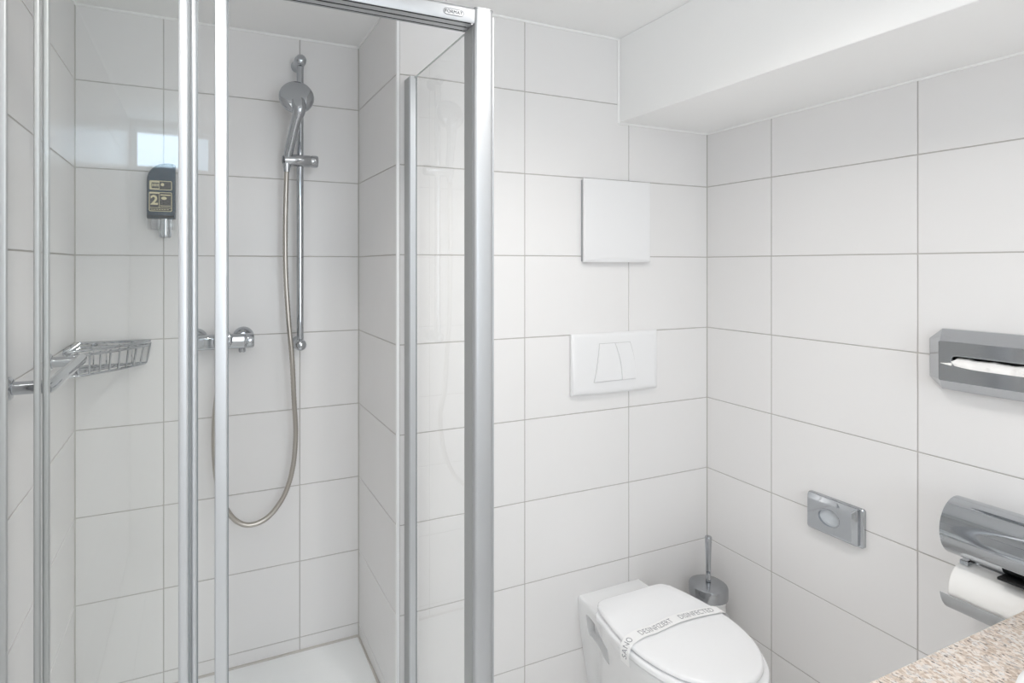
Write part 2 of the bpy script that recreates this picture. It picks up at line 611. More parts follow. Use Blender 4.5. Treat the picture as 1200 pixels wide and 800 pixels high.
# ------------------------------------------------------------------ shower tray
YFR = -0.42                    # front plane of the enclosure
tray = thing('shower_tray', 'white acrylic shower tray in the recess under the hand shower', 'shower tray', (-1.55, 0, 0))
zt = 0.190
def outl(x0, x1, y0, y1, r, z):
    return [Vector((u, v, z)) for u, v in rrect(x0, x1, y0, y1, r, 4)]
mb = MB()
x0, x1, y0, y1 = XL + .002, -1.085, YFR - .01, YS - .002
xr = XP - .002
def tray_ring(i, z, r):
    # L-shaped on the recess side: inside the recess it stops at the pilaster
    return [Vector((x0 + i, y0 + i, z)), Vector((x1 - i, y0 + i, z)), Vector((x1 - i, -.002 - i, z)), Vector((xr - i, -.002 - i, z)), Vector((xr - i, y1 - i, z)), Vector((x0 + i, y1 - i, z))]
mb.loft([tray_ring(0, 0.0, 0), tray_ring(0, zt - .004, 0), tray_ring(.004, zt, 0), tray_ring(.072, zt, 0), tray_ring(.09, zt - .001, 0), tray_ring(.24, zt - .014, 0), tray_ring(.30, zt - .017, 0)])
tb = mb.build('basin', 'acrylic', tray)
mb = MB(); mb.lathe([(.045, 0), (.045, .003), (.040, .005), (0.0, .006)], (-1.56, -0.02, zt - .0172), seg=28)
mb.build('drain_cover', 'chrome', tray)
# dirty silicone bead where tray meets tiles
TR[0] += 1
mb = MB(); mb.tube([(x0, YS - .001, zt), (xr, YS - .001, zt), (xr - .001, -.001, zt)], .0055, 8)
mb.build('trim_%d' % TR[0], mat('tray_caulk', (0.56, 0.53, 0.50), 0.6), loc=(xr, YS, zt), kind='structure')

# ------------------------------------------------------------------ shower enclosure
enc = thing('shower_enclosure', 'aluminium framed glass shower enclosure with sliding doors pushed to the left', 'shower enclosure', (-1.55, YFR, zt))
ZTOP = 2.018
px0, px1 = -1.142, -1.096
# corner post: rounded front, plain inner face
mb = MB()
post = rrect(px0, px1, YFR, -.366, [.007, .012, .003, .003], 4)
mb.loft([[Vector((u, v, z)) for u, v in post] for z in (zt + .0005, ZTOP)])
pst = mb.build('corner_post', 'alu', enc)
mb = MB()
mb.box(px0 - .0008, px0 + .001, YFR + .012, -.368, zt + .002, ZTOP - .036)
mb.build('post_insert', 'alu_dark', pst, smooth=0)
mb = MB()
mb.box(px1, px1 + .004, -.412, -.375, zt, ZTOP - .01, .001)
mb.build('edge_strip', 'alu', pst, smooth=0)
mb = MB()
cap = rrect(px0 - .0005, px1 + .0008, YFR - .0008, -.3655, [.007, .012, .003, .003], 4)
mb.loft([[Vector((u, v, z)) for u, v in cap] for z in (ZTOP + .0002, ZTOP + .002)] + [[Vector((u, v, ZTOP + .0035)) for u, v in inset(cap, .0025)]])
mb.build('post_cap', 'alu', pst)
# head rail with three tracks underneath
rx0, rx1 = XL + .003, px0 - .0012
rb = 1.984
mb = MB()
SLOTS = ((-.4175, -.4115), (-.3970, -.3910), (-.3775, -.3722))
prof = [(YFR + .001, rb), (YFR - .001, rb + .004), (YFR - .001, ZTOP - .006), (YFR + .004, ZTOP), (-.368, ZTOP), (-.368, rb)]
for sa, sb in reversed(SLOTS):
    prof += [(sb, rb), (sb, rb + .010), (sa, rb + .010), (sa, rb)]
prof = list(reversed(prof))
mb.loft([[Vector((x, a, b)) for a, b in prof] for x in (rx0, rx1)])
rail = mb.build('head_rail', 'alu', enc, smooth=30)
for sa, sb in SLOTS:
    mb = MB(); mb.box(rx0 + .001, rx1 - .008, sa + .0002, sb - .0002, rb + .0006, rb + .0098)
    mb.build('track', 'seal', rail, smooth=0)
mb = MB()
bx, bz = -1.193, 1.9985
badge_frame = lambda u, v, d: Vector((bx + u, YFR - .001 - d, bz + v))
mb.prism([(u, v) for u, v in rrect(-.0235, .0235, -.0072, .0072, .0071, 5)], badge_frame, -.0002, .0008, .0004)
bd = mb.build('badge', 'alu', rail)
mb = MB()
ring_o = rrect(-.0228, .0228, -.0066, .0066, .0065, 6)
ring_i = inset(ring_o, .0007)
mb.loft([[badge_frame(u, v, .0008) for u, v in ring_o], [badge_frame(u, v, .0011) for u, v in ring_o], [badge_frame(u, v, .0011) for u, v in ring_i], [badge_frame(u, v, .0008) for u, v in ring_i]], False, False)
add_text(mb, 'FORMAT', .0092, lambda u, v, d: badge_frame(u, v, .0010 + d), 1.12)
mb.build('lettering', 'badge_ink', bd, smooth=0)

# side pane and wall profile
zs_top = 1.985
mb = MB()
mb.box(-1.155, -1.1365, -.050, -.0015, zt, zs_top, .0012)
wp = mb.build('wall_profile', 'alu_bar', enc, smooth=0)
mb = MB()
mb.box(-1.1556, -1.1545, -.040, -.006, zt, zs_top - .001)
mb.build('profile_face', 'alu_dark', wp, smooth=0)
mb = MB()
mb.box(-1.1380, -1.1360, -.0520, -.0495, zt, zs_top - .001)
mb.build('rubber_seal', 'seal_grey', wp, smooth=0)
mb = MB()
mb.box(-1.1440, -1.1385, -.368, -.049, zt + .002, zs_top - .004, .0008, 1)
sp = mb.build('side_pane', 'glass', enc, smooth=0)
mb = MB()
mb.box(-1.1436, -1.1389, -.366, -.052, zs_top - .0046, zs_top - .0036)
mb.build('pane_edge', mat('glass_edge', (0.45, 0.50, 0.48), 0.2), sp, smooth=0)

# sliding doors
def door(name, yc, xa, xb, st_w, left_w, left_m='alu_dark', squareish=False):
    zb_, zt_ = zt + .018, rb - .001
    mb = MB()
    prof = rrect(xb - st_w, xb, yc - .0075, yc + .0065, [.0055, .0055, .002, .002] if not squareish else [.002, .004, .001, .001], 5)
    mb.loft([[Vector((u, v, z)) for u, v in prof] for z in (zb_, zt_)])
    d = mb.build(name, 'alu_bar', enc)
    mb = MB(); mb.box(xa + left_w * .6, xb - st_w + .002, yc - .002, yc + .003, zb_ + .006, zt_ - .006)
    mb.build('glass_pane', 'glass', d, smooth=0)
    mb = MB()
    prof = rrect(xa, xa + left_w, yc - .006, yc + .006, .003, 3)
    mb.loft([[Vector((u, v, z)) for u, v in prof] for z in (zb_, zt_)])
    mb.build('stile', left_m, d)
    mb = MB(); mb.box(xb - .0005, xb + .002, yc - .0035, yc + .0035, zb_ + .002, zt_ - .002)
    mb.build('rubber_lip', 'seal_grey', d, smooth=0)
    mb = MB(); mb.box(xa + left_w, xb - st_w, yc - .0045, yc + .0045, zb_ - .004, zb_ + .010, .001)
    mb.build('bottom_guide', 'alu', d, smooth=0)
    return d
DY1, DY2, DY3 = -.4055, -.3912, -.378
door('sliding_door', DY1, -1.975, -1.7005, .0165, .012)
door('sliding_door', DY2, -1.931, -1.6870, .0115, .009)
door('sliding_door', DY3, -1.922, -1.6350, .0220, .010, squareish=True)
# profile against the left wall
mb = MB(); mb.box(XL + .001, XL + .034, -.415, -.366, zt, rb, .003)
mb.build('left_wall_profile', 'alu', enc, smooth=0).name = 'wall_profile'
mb = MB(); mb.box(XL + .034, px0, YFR + .004, -.368, zt + .0005, zt + .012, .003)
mb.build('sill', 'alu', enc, smooth=0)

# ------------------------------------------------------------------ hand shower set
RX, RY = -1.384, 0.356
rl = thing('shower_rail', 'vertical chrome shower rail with slider on the recess back wall', 'shower rail', (RX, YS, 1.2))
mb = MB(); mb.tube([(RX, RY, 1.212), (RX, RY, 2.118)], .0112, 20)
mb.build('pole', 'chrome', rl)
for z, up in ((2.124, 1), (1.213, -1)):
    mb = MB()
    mb.lathe([(.021, 0.0), (.021, .004), (.0185, .008), (.0185, .046), (.019, .060), (.0175, .071), (.012, .078), (.004, .0805), (0, .0807)], (RX, YS - .0005, z), (0, -1, 0), 28)
    mb.build('wall_mount', 'chrome', rl)
mb = MB()
mb.lathe([(.0, 0), (.015, .0005), (.0185, .004), (.0190, .010), (.0190, .083), (.0178, .085), (.0178, .0865), (.0192, .088), (.0195, .104), (.018, .108), (0, .109)], (RX - .054, RY - .008, 1.803), (1, 0, 0), 32)
sl = mb.build('slider', 'chrome_soft', rl)
mb = MB()
mb.lathe([(.0125, 0), (.0125, -.0015), (.0105, -.0015)], (RX - .0545, RY - .008, 1.803), (1, 0, 0), 24, True, True)
mb.build('end_cap', 'seal_grey', sl)

# hand shower: round chrome back towards the room, handle down to the holder
hs = thing('hand_shower', 'round chrome hand shower hanging in the slider of the rail', 'hand shower', (-1.425, .33, 1.82))
hc = Vector((-1.405, .292, 1.991))
dirn = Vector((-.10, -.96, .28)).normalized()
mb = MB()
mb.lathe([(.0, -.020), (.040, -.020), (.050, -.016), (.0535, -.008), (.0535, 0.0), (.050, .007), (.042, .013), (.030, .018), (.016, .0205), (0, .0212)], hc, dirn, 40)
mb.build('head', 'chrome', hs)
pts = catmull([(-1.403, .282, 1.972), (-1.400, .272, 1.945), (-1.407, .285, 1.915), (-1.414, .308, 1.875), (-1.420, .330, 1.84), (-1.424, .344, 1.812)], 8)
nn = len(pts)
rad = [.024 - .007 * min(1, i / (nn * .4)) - .0035 * (i / nn) for i in range(nn)]
mb = MB(); mb.tube(pts, rad, 20)
mb.build('handle', 'chrome', hs)
mb = MB(); mb.lathe([(.0125, 0), (.0125, -.012), (.0105, -.020), (.0095, -.030)], (-1.427, .346, 1.7945), (0, 0, 1), 20)
mb.build('hose_nut', 'chrome', hs)

# hose
hp = [(-1.427, .346, 1.772), (-1.429, .346, 1.72), (-1.431, .350, 1.60), (-1.430, .350, 1.45), (-1.423, .338, 1.30), (-1.413, .335, 1.18), (-1.405, .340, 1.03), (-1.397, .362, .93), (-1.405, .358, .83), (-1.428, .354, .75), (-1.465, .350, .695), (-1.505, .346, .669),
      (-1.548, .344, .667), (-1.585, .345, .692), (-1.615, .346, .745), (-1.634, .348, .82), (-1.641, .350, .91), (-1.640, .350, 1.0), (-1.632, .350, 1.08), (-1.622, .348, 1.15), (-1.617, .346, 1.192)]
hose = thing('shower_hose', 'ribbed metal shower hose looping below the rail to the mixer tap', 'hose', hp[0])
path = catmull(hp, 24)
mb = MB()
mb.tube(path, [.0082 if i % 2 else .0074 for i in range(len(path))], 12)
mb.build('ribbed_tube', 'hose', hose, smooth=80)

# mixer tap
mx = thing('shower_mixer', 'chrome lever shower mixer tap on the recess back wall left of the rail', 'tap', (-1.617, YS, 1.237))
for x in (-1.690, -1.553):
    mb = MB(); mb.lathe([(.033, 0), (.033, .004), (.030, .013), (.023, .021), (.0185, .024), (.0185, .034)], (x, YS - .0005, 1.240), (0, -1, 0), 32)
    mb.build('rosette', 'chrome', mx)
mb = MB()
mb.box(-1.708, -1.545, .338, .384, 1.212, 1.256, .011, 4)
mb.lathe([(.0215, -.004), (.0230, .0), (.0230, .018), (.021, .022), (0, .0225)], (-1.548, .361, 1.234), (1, 0, 0), 28)
mb.lathe([(.011, 0), (.011, -.014), (.009, -.017)], (-1.560, .362, 1.216), (0, 0, 1), 20)
mb.build('body', 'chrome', mx)
mb = MB()
mb.lathe([(.024, -.028), (.026, -.02), (.027, .018), (.0265, .030), (.022, .037), (.010, .040), (0, .0405)], (-1.617, .335, 1.239), (0, -1, .35), 32)
mb.build('cartridge_cap', 'chrome', mx)
mb = MB()
lv = catmull([(-1.617, .300, 1.252), (-1.617, .270, 1.262), (-1.617, .225, 1.278), (-1.617, .195, 1.287)], 5)
mb.tube(lv, [.012 - .004 * i / len(lv) for i in range(len(lv))], 16, squash=.5)
mb.build('lever', 'chrome', mx)
mb = MB(); mb.lathe([(.012, 0), (.012, -.022), (.0105, -.026), (.0105, -.036)], (-1.617, .350, 1.219), (0, 0, 1), 20)
mb.build('hose_outlet', 'chrome', mx)

# ------------------------------------------------------------------ soap dispenser on the recess back wall
sd = thing('soap_dispenser', 'dark blue wall soap bottle with gold number two label beside the sliding doors', 'soap dispenser', (-1.785, YS, 1.55))
sx0, sx1, sz0, sz1 = -1.8245, -1.7470, 1.606, 1.770
fr = lambda u, v, d: Vector((u, YS - .012 - d, v))
outline = rrect(sx0, sx1, sz0, sz1, [.003, .003, .010, .052], 8)
mb = MB()
rings = [[fr(u, v, 0) for u, v in inset(outline, .004)], [fr(u, v, .005) for u, v in outline], [fr(u, v, .032) for u, v in outline], [fr(u, v, .039) for u, v in inset(outline, .003)], [fr(u, v, .042) for u, v in inset(outline, .009)]]
mb.loft(rings)
mb.build('bottle', 'bottle', sd, smooth=50)
def label_plate(name, a, b, z0, z1):
    mb = MB(); o_ = rrect(a, b, z0, z1, .003, 3)
    mb.prism(o_, lambda u, v, d: fr(u, v, .0415 + d), 0, .0012)
    p = mb.build(name, 'label', sd, smooth=0)
    mb = MB(); i_ = inset(o_, .0016)
    ff = lambda u, v, d: fr(u, v, .0427 + d)
    mb.loft([[ff(u, v, 0) for u, v in o_], [ff(u, v, .0004) for u, v in o_], [ff(u, v, .0004) for u, v in i_], [ff(u, v, 0) for u, v in i_]], False, False)
    return p, mb, ff
p, mb, ff = label_plate('label', sx0 + .008, sx1 - .010, 1.6895, 1.7165)
def bar(mb, ff, a, b, z0, z1):
    mb.prism([(a, z0), (b, z0), (b, z1), (a, z1)], ff, 0, .0004)
bar(mb, ff, sx0 + .010, sx0 + .034, 1.6915, 1.6940)
bar(mb, ff, sx0 + .010, sx0 + .034, 1.7110, 1.7145)
bar(mb, ff, sx0 + .010, sx0 + .0135, 1.694, 1.711)
for k in range(6):
    bar(mb, ff, sx0 + .0155 + k * .003, sx0 + .0172 + k * .003, 1.6995, 1.7075)
bar(mb, ff, sx0 + .0335, sx0 + .0345, 1.6915, 1.7145)
mb.lathe([(.0045, 0), (.0045, .0004)], ff(sx0 + .0425, 1.7055, 0), (0, -1, 0), 12)
mb.build('print', 'gold', p, smooth=0)
p, mb, ff = label_plate('label', sx0 + .007, sx1 - .010, 1.6265, 1.6830)
add_text(mb, '2', .038, lambda u, v, d: ff(sx0 + .0208 + u, 1.6580 + v, .0002 + d), 1.05, .0002, .0011)
bar(mb, ff, sx0 + .009, sx0 + .0338, 1.6780, 1.6815)
bar(mb, ff, sx0 + .0335, sx0 + .0347, 1.6370, 1.6810)
bar(mb, ff, sx0 + .009, sx1 - .012, 1.6365, 1.6376)
for k in range(7):
    bar(mb, ff, sx0 + .012 + k * .007, sx0 + .0165 + k * .007, 1.6312, 1.6330)
bar(mb, ff, sx0 + .037, sx1 - .014, 1.6735, 1.6765)
bar(mb, ff, sx0 + .037, sx1 - .014, 1.6420, 1.6436)
e_ = [(sx0 + .0465 + .0075 * math.cos(a * math.pi / 8), 1.6655 + .0045 * math.sin(a * math.pi / 8)) for a in range(16)]
mb.prism(e_, ff, 0, .0004)
mb.build('print', 'gold', p, smooth=0)
mb = MB(); mb.box(sx0 + .001, sx1 - .001, YS - .050, YS - .004, 1.573, 1.6055, .004)
mb.build('clear_holder', 'clear', sd)
mb = MB()
mb.lathe([(.0145, 0), (.0155, .003), (.0155, .020), (.0165, .021), (.0165, .038), (.0155, .039), (.0155, .056)], (-1.776, YS - .032, 1.550), (0, 0, 1), 28)
for k in range(12):
    a = 2 * math.pi * k / 12
    mb.box(-1.776 + .0158 * math.cos(a) - .001, -1.776 + .0158 * math.cos(a) + .001, YS - .032 + .0158 * math.sin(a) - .001, YS - .032 + .0158 * math.sin(a) + .001, 1.555, 1.602)
mb.build('pump', 'chrome', sd)
mb = MB(); mb.box(-1.815, -1.757, YS - .013, YS - .0005, 1.575, 1.74, .003)
mb.build('back_plate', 'chrome_soft', sd)

# ------------------------------------------------------------------ wire corner basket
ZT_, ZB_ = 1.244, 1.178
bk = thing('corner_basket', 'chrome wire corner basket in the back left corner of the shower', 'basket', (XL, YS, ZB_))
def bcurve(inset_, n=18):
    a = Vector((XL + .196 - inset_, YS - .014)); b = Vector((XL + .014, YS - .196 + inset_))
    mid = (a + b) / 2 + Vector((1, -1)) * .012
    pts = []
    for i in range(n + 1):
        t = i / n
        pts.append((1 - t) ** 2 * a + 2 * t * (1 - t) * (2 * mid - (a + b) / 2) + t * t * b)
    return pts
front = bcurve(0)
loop = [Vector((XL + .014, YS - .014))] + front
mb = MB()
for dz in (0, -.012):
    mb.tube([(p.x, p.y, ZT_ + dz) for p in loop], .0037, 8, closed=True)
mb.build('rim', 'chrome', bk)
frontb = bcurve(.012)
mb = MB(); mb.tube([(p.x, p.y, ZB_) for p in [Vector((XL + .018, YS - .018))] + frontb], .0034, 8, closed=True)
mb.build('bottom_rim', 'chrome', bk)
for i in range(0, 19, 2):
    mb = MB()
    a, b = front[i], frontb[i]
    mb.tube([(a.x, a.y, ZT_ - .006), (b.x * .7 + a.x * .3, b.y * .7 + a.y * .3, ZB_ + .016), (b.x, b.y, ZB_)], .0027, 8)
    mb.build('upright_wire', 'chrome', bk)
for k in range(4):
    t = (k + 1) / 5.2
    for (s0, s1) in (((XL + .016 + .17 * t, YS - .014), None), ((XL + .014, YS - .016 - .17 * t), None)):
        mb = MB(); mb.tube([(s0[0], s0[1], ZT_ - .006), (s0[0], s0[1], ZB_)], .0020, 8)
        mb.build('upright_wire', 'chrome', bk)
for k in range(7):
    t = (k + .8) / 7.6
    a = Vector((XL + .018, YS - .018 - .166 * t)); b = Vector((XL + .018 + .166 * t, YS - .018))
    mb = MB(); mb.tube([(a.x, a.y, ZB_ + .003), (b.x, b.y, ZB_ + .003)], .0020, 8)
    mb.build('base_wire', 'chrome', bk)
for (x, y, ax) in ((XL + .05, YS, (0, -1, 0)), (XL + .15, YS, (0, -1, 0)), (XL, YS - .06, (1, 0, 0)), (XL, YS - .15, (1, 0, 0))):
    mb = MB(); mb.lathe([(.009, 0), (.009, .007), (.006, .0115), (0, .012)], (x + ax[0] * .0005, y + ax[1] * .0005, ZT_ - .006), ax, 16)
    mb.build('wall_fixing', 'chrome', bk)

# ------------------------------------------------------------------ grab bar on the left wall
gb = thing('grab_bar', 'short chrome grab bar on the left shower wall behind the glass doors', 'grab bar', (XL, -.06, 1.237))
gx, gz = XL + .066, 1.238
mb = MB()
bp_ = [(gx, -.24, gz - .002), (gx + .001, -.22, gz - .001), (gx, -.1, gz), (gx, .03, gz + .001), (gx, .10, gz + .002), (gx, .12, gz + .002)]
mb.tube(bp_, [.0095, .0125, .0125, .0125, .0125, .0105], 20)
mb.build('bar', 'chrome', gb)
for y in (-.215, .094):
    mb = MB(); mb.tube([(XL + .0005, y, gz), (gx - .004, y, gz)], .0125, 20)
    mb.build('arm', 'chrome', gb)
    mb = MB(); mb.lathe([(.022, 0), (.022, .004), (.018, .008), (.014, .009)], (XL + .0005, y, gz), (1, 0, 0), 24)
    mb.build('flange', 'chrome', gb)

# ------------------------------------------------------------------ white access cover
ac = thing('access_cover', 'flat square white plastic cover high on the wall above the flush plate', 'wall cover', (-.417, 0, 1.61))
ax0, ax1, az0, az1 = -.554, -.281, 1.478, 1.747
fy = lambda u, v, d: Vector((u, -d, v))
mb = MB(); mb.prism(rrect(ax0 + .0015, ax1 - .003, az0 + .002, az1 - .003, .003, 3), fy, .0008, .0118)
mb.build('frame', mat('cover_frame', (0.42, 0.43, 0.45), 0.5), ac, smooth=0)  # grey put in for the shade in the gap behind the cover
mb = MB()
n = 24
# the lower lip of the panel is scooped along a shallow arc
bot = [(ax0 + (ax1 - ax0) * i / n, az0) for i in range(n + 1)]
def panel_ring(d, ins, scoop):
    out = []
    for i in range(n + 1):
        t = i / n
        out.append(fy(ax0 + ins + (ax1 - ax0 - 2 * ins) * t, az0 + ins + scoop * (1 - (2 * t - 1) ** 2), d))
    for i in range(n + 1):
        t = i / n
        out.append(fy(ax1 - ins - (ax1 - ax0 - 2 * ins) * t, az1 - ins, d))
    return out
mb.loft([panel_ring(.0116, .001, 0), panel_ring(.0122, 0, 0), panel_ring(.0165, 0, 0), panel_ring(.0200, .003, .010), panel_ring(.0210, .006, .014)])
mb.build('panel', 'plastic', ac, smooth=25)

# ------------------------------------------------------------------ flush plate
fp = thing('flush_plate', 'wide white dual flush plate with two buttons above the toilet', 'flush plate', (-.42, 0, 1.15))
fx0, fx1, fz0, fz1 = -.5985, -.2465, 1.052, 1.249
n = 28
cxp = (fx0 + fx1) / 2
def plate_ring(d, ins, belly, top=0.0):
    out = []
    for i in range(n + 1):
        t = i / n
        out.append((fx0 + ins + (fx1 - fx0 - 2 * ins) * t, fz0 + ins - belly * (1 - (2 * t - 1) ** 2)))
    for i in range(n + 1):
        t = i / n
        out.append((fx1 - ins - (fx1 - fx0 - 2 * ins) * t, fz1 - ins))
    def bulge(u):
        return d
    return [fy(u, v, bulge(u)) for u, v in out]
mb = MB()
mb.loft([plate_ring(.0006, .002, .004), plate_ring(.010, 0, .004), plate_ring(.0145, .003, .004), plate_ring(.0168, .008, .003), plate_ring(.0175, .018, .001)])
mb.build('frame', 'plastic', fp, smooth=40)
# buttons: left one large, right one narrower, curved dividing line
zb0, zb1 = 1.092, 1.213
def edge_x(base_b, base_t, bulge_, t):
    return base_b + (base_t - base_b) * t + bulge_ * 4 * t * (1 - t)
def button(lb, lt, lbul, rb_, rt, rbul, name='button'):
    pts = []
    m_ = 12
    for i in range(m_ + 1):
        t = i / m_
        a = edge_x(rb_, rt, rbul, t); pts.append((a, zb0 + (zb1 - zb0) * t))
    for i in range(m_ + 1):
        t = 1 - i / m_
        a = edge_x(lb, lt, lbul, t); pts.append((a, zb0 + (zb1 - zb0) * t))
    mb = MB()
    mb.loft([[fy(u, v, .015) for u, v in pts], [fy(u, v, .0188 + (.0022 * (1 - (v - zb0) / (zb1 - zb0)))) for u, v in pts], [fy(u, v, .0196 + (.0026 * (1 - (v - zb0) / (zb1 - zb0)))) for u, v in inset(pts, .0012)]])
    return mb.build(name, 'plastic', fp, smooth=30)
shadow_pts = []
button(-.5135, -.4920, .003, -.4045, -.4315, .007)
button(-.4022, -.4292, .007, -.3460, -.3690, .007)
mb = MB()
m_ = 12
pts = [(edge_x(-.3435, -.3665, .007, i / m_), zb0 - .002 + (zb1 - zb0 + .004) * i / m_) for i in range(m_ + 1)] + [(edge_x(-.516, -.4945, .003, 1 - i / m_), zb0 - .002 + (zb1 - zb0 + .004) * (1 - i / m_)) for i in range(m_ + 1)]
mb.prism(pts, fy, .0165, .0178)
mb.build('button_gap', mat('gap_grey', (0.60, 0.60, 0.60), 0.7), fp, smooth=0)  # grey sheet paints the shade in the gaps around the buttons

# ------------------------------------------------------------------ toilet
TX = -.436
wc = thing('toilet', 'white wall hung toilet with closed lid under the flush plate', 'toilet', (TX, 0, .1))
HALF = [(-.000, .128), (-.040, .129), (-.080, .134), (-.120, .146), (-.160, .158), (-.200, .167), (-.250, .1745), (-.300, .1765), (-.350, .172), (-.400, .1585), (-.440, .139), (-.475, .111), (-.500, .080), (-.515, .050), (-.523, .022), (-.525, 0.0)]
def outline_xy(grow=0.0, ywall=None, front_pull=0.0, wscale=1.0, back=None, front_grow=None):
    """ccw outline (seen from above) of the toilet plan, from the table of half widths"""
    fg = grow if front_grow is None else front_grow
    left, right = [], []
    L = -.525
    for y, hw in HALF:
        t = y / L
        yy = y + (front_pull - fg) * t
        if back is not None and y > back[0] + .0001:
            continue
        hw2 = max(0, hw * wscale + grow * (1 if hw > 0 else 0))
        left.append((TX - hw2, yy)); right.append((TX + hw2, yy))
    pts = left + list(reversed(right[:-1]))
    return pts

def smooth_outline(pts, sub=4):
    P = catmull([Vector((p[0], p[1], 0)) for p in pts], sub, closed=False)
    return [(p.x, p.y) for p in P]

def section(ws, grow, front, z, back_half=None):
    """front: y of the tip; ws: width scale"""
    k = front / -.525
    left, right = [], []
    for y, hw in HALF:
        w_ = hw * ws + (grow if hw > 0 else 0)
        yy = y * k
        if back_half is not None:
            # blend towards the given half width at the wall
            b = max(0, 1 - (-y) / .16)
            w_ = w_ * (1 - b) + back_half * b
        left.append(Vector((TX - max(w_, 0), yy, z))); right.append(Vector((TX + max(w_, 0), yy, z)))
    left[0].y = right[0].y = -.0005
    pts = left + list(reversed(right[:-1]))
    return [Vector((p.x, p.y, z)) for p in catmull(pts, 3)]

mb = MB()
secs = [
    section(.50, 0, -.20, .085, .080), section(.60, 0, -.24, .10, .088), section(.68, 0, -.30, .16, .096),
    section(.76, 0, -.36, .22, .108), section(.85, 0, -.43, .285, .118), section(.93, 0, -.485, .335, .124),
    section(.985, 0, -.518, .375, .127), section(1.0, 0, -.526, .392, .128), section(1.0, -.001, -.5255, .401, .1275), section(1.0, -.005, -.521, .4055, .124), section(1.0, -.011, -.514, .4072, .119)]
mb.loft(secs)
bowl = mb.build('bowl', 'ceramic', wc, smooth=50)
# recesses for the fixing bolts, both sides
for sgn in (-1, 1):
    cb = MB()
    base = [(-.040, .372), (-.040, .306), (-.178, .302), (-.178, .352)]
    rings = [[Vector((x_, y, z)) for y, z in base] for x_ in (TX + sgn * .094, TX + sgn * .20)]
    cb.loft(rings)
    bmesh.ops.bevel(cb.bm, geom=[e for e in cb.bm.edges if abs(e.verts[0].co.x - e.verts[1].co.x) > .01], offset=.007, segments=3, profile=.5, affect='EDGES')
    bw = world_loc(bowl)
    for v in cb.bm.verts:
        pass
    bmesh.ops.recalc_face_normals(cb.bm, faces=cb.bm.faces[:])
    boolean_cut(bowl, cb)
    mb = MB(); mb.lathe([(.011, 0), (.011, .004), (.008, .006), (.0075, .012), (0, .0125)], (TX + sgn * .0945, -.080, .345), (sgn, 0, 0), 16)
    mb.build('fixing_bolt', 'hole', wc)

def plan(grow, y_back, front):
    """outline of seat or lid: rounded back edge at y_back, tip at front"""
    pts = []
    k = 1.0
    rows = [(y, hw) for y, hw in HALF if y < y_back - .02]
    bw_ = None
    # back half width just behind the first row
    first = rows[0]
    left = [(TX, y_back), (TX - first[1] * .62, y_back), (TX - first[1] * .86 - grow * .5, y_back - .006), (TX - first[1] * .97 - grow, y_back - .022)]
    for y, hw in rows:
        t = max(0, (-y - .3) / .225)
        yy = y - (abs(front) - .525) * t
        left.append((TX - (hw + grow if hw > 0 else 0), yy))
    right = [(2 * TX - x, y) for x, y in reversed(left[1:-1])]
    return [(p.x, p.y) for p in catmull([Vector((a, b, 0)) for a, b in left + right], 4, closed=True)]

def slab(name, out, z0, z1, rnd, m, dome=0.0):
    mb = MB()
    rings = []
    def ring(ins, z):
        return [Vector((u, v, z)) for u, v in inset(out, ins)]
    rings.append(ring(rnd * .8, z0))
    rings.append(ring(0, z0 + rnd * .6))
    rings.append(ring(0, z1 - rnd))
    for a in (30, 60, 90):
        rings.append(ring(rnd * (1 - math.cos(math.radians(a))), z1 - rnd + rnd * math.sin(math.radians(a))))
    if dome:
        cx_ = sum(u for u, v in out) / len(out); cy_ = sum(v for u, v in out) / len(out)
        top = inset(out, rnd)
        for s in (.85, .6, .3, .02):
            rings.append([Vector((cx_ + (u - cx_) * s, cy_ + (v - cy_) * s, z1 + dome * (1 - s * s))) for u, v in top])
    mb.loft(rings)
    return mb.build(name, m, wc, smooth=40)
seat_out = plan(.0055, -.105, -.533)
slab('seat', seat_out, .4080, .4255, .007, 'seat')
lid_out = plan(-.0015, -.092, -.521)
slab('lid', lid_out, .4275, .4430, .008, 'seat', .0025)
for sgn in (-1, 1):
    mb = MB(); mb.lathe([(.0, -.018), (.010, -.018), (.012, -.015), (.012, .015), (.010, .018), (0, .018)], (TX + sgn * .078, -.092, .4185), (1, 0, 0), 20)
    mb.build('hinge', 'seat', wc)

# ------------------------------------------------------------------ paper strip over the lid
st = thing('paper_strip', 'white printed paper hygiene strip wrapped across the closed toilet lid', 'paper strip', (TX, -.28, .446))
# centre line of the strip: up from below the seat on the left, over the lid, down on the right
cl = [(-.628, -.294, .395), (-.630, -.294, .412), (-.627, -.291, .426), (-.618, -.288, .4405), (-.602, -.284, .4475), (-.560, -.276, .4490), (-.510, -.276, .4495), (-.435, -.268, .4500), (-.370, -.268, .4495), (-.310, -.273, .4485), (-.268, -.279, .4475), (-.252, -.282, .4400), (-.247, -.284, .427), (-.249, -.286, .41)]
cl = catmull(cl, 6)
SW = .0168
cum = [0.0]
for a, b in zip(cl, cl[1:]):
    cum.append(cum[-1] + (b - a).length)
LEN = cum[-1]
def on_strip(s, v, d):
    s = min(max(s, 0), LEN - 1e-6)
    i = 0
    while i < len(cum) - 2 and cum[i + 1] < s: i += 1
    t = (s - cum[i]) / (cum[i + 1] - cum[i])
    p = cl[i].lerp(cl[i + 1], t)
    T = (cl[i + 1] - cl[i]).normalized()
    side = Vector((0, 1, 0)); side = (side - T * side.dot(T)).normalized()
    nrm = T.cross(side).normalized()
    return p + side * v + nrm * d
mb = MB()
N = 60
rings = []
for i in range(N + 1):
    s = LEN * i / N
    rings.append([on_strip(s, -SW, 0), on_strip(s, SW, 0), on_strip(s, SW, .0005), on_strip(s, -SW, .0005)])
mb.loft(rings)
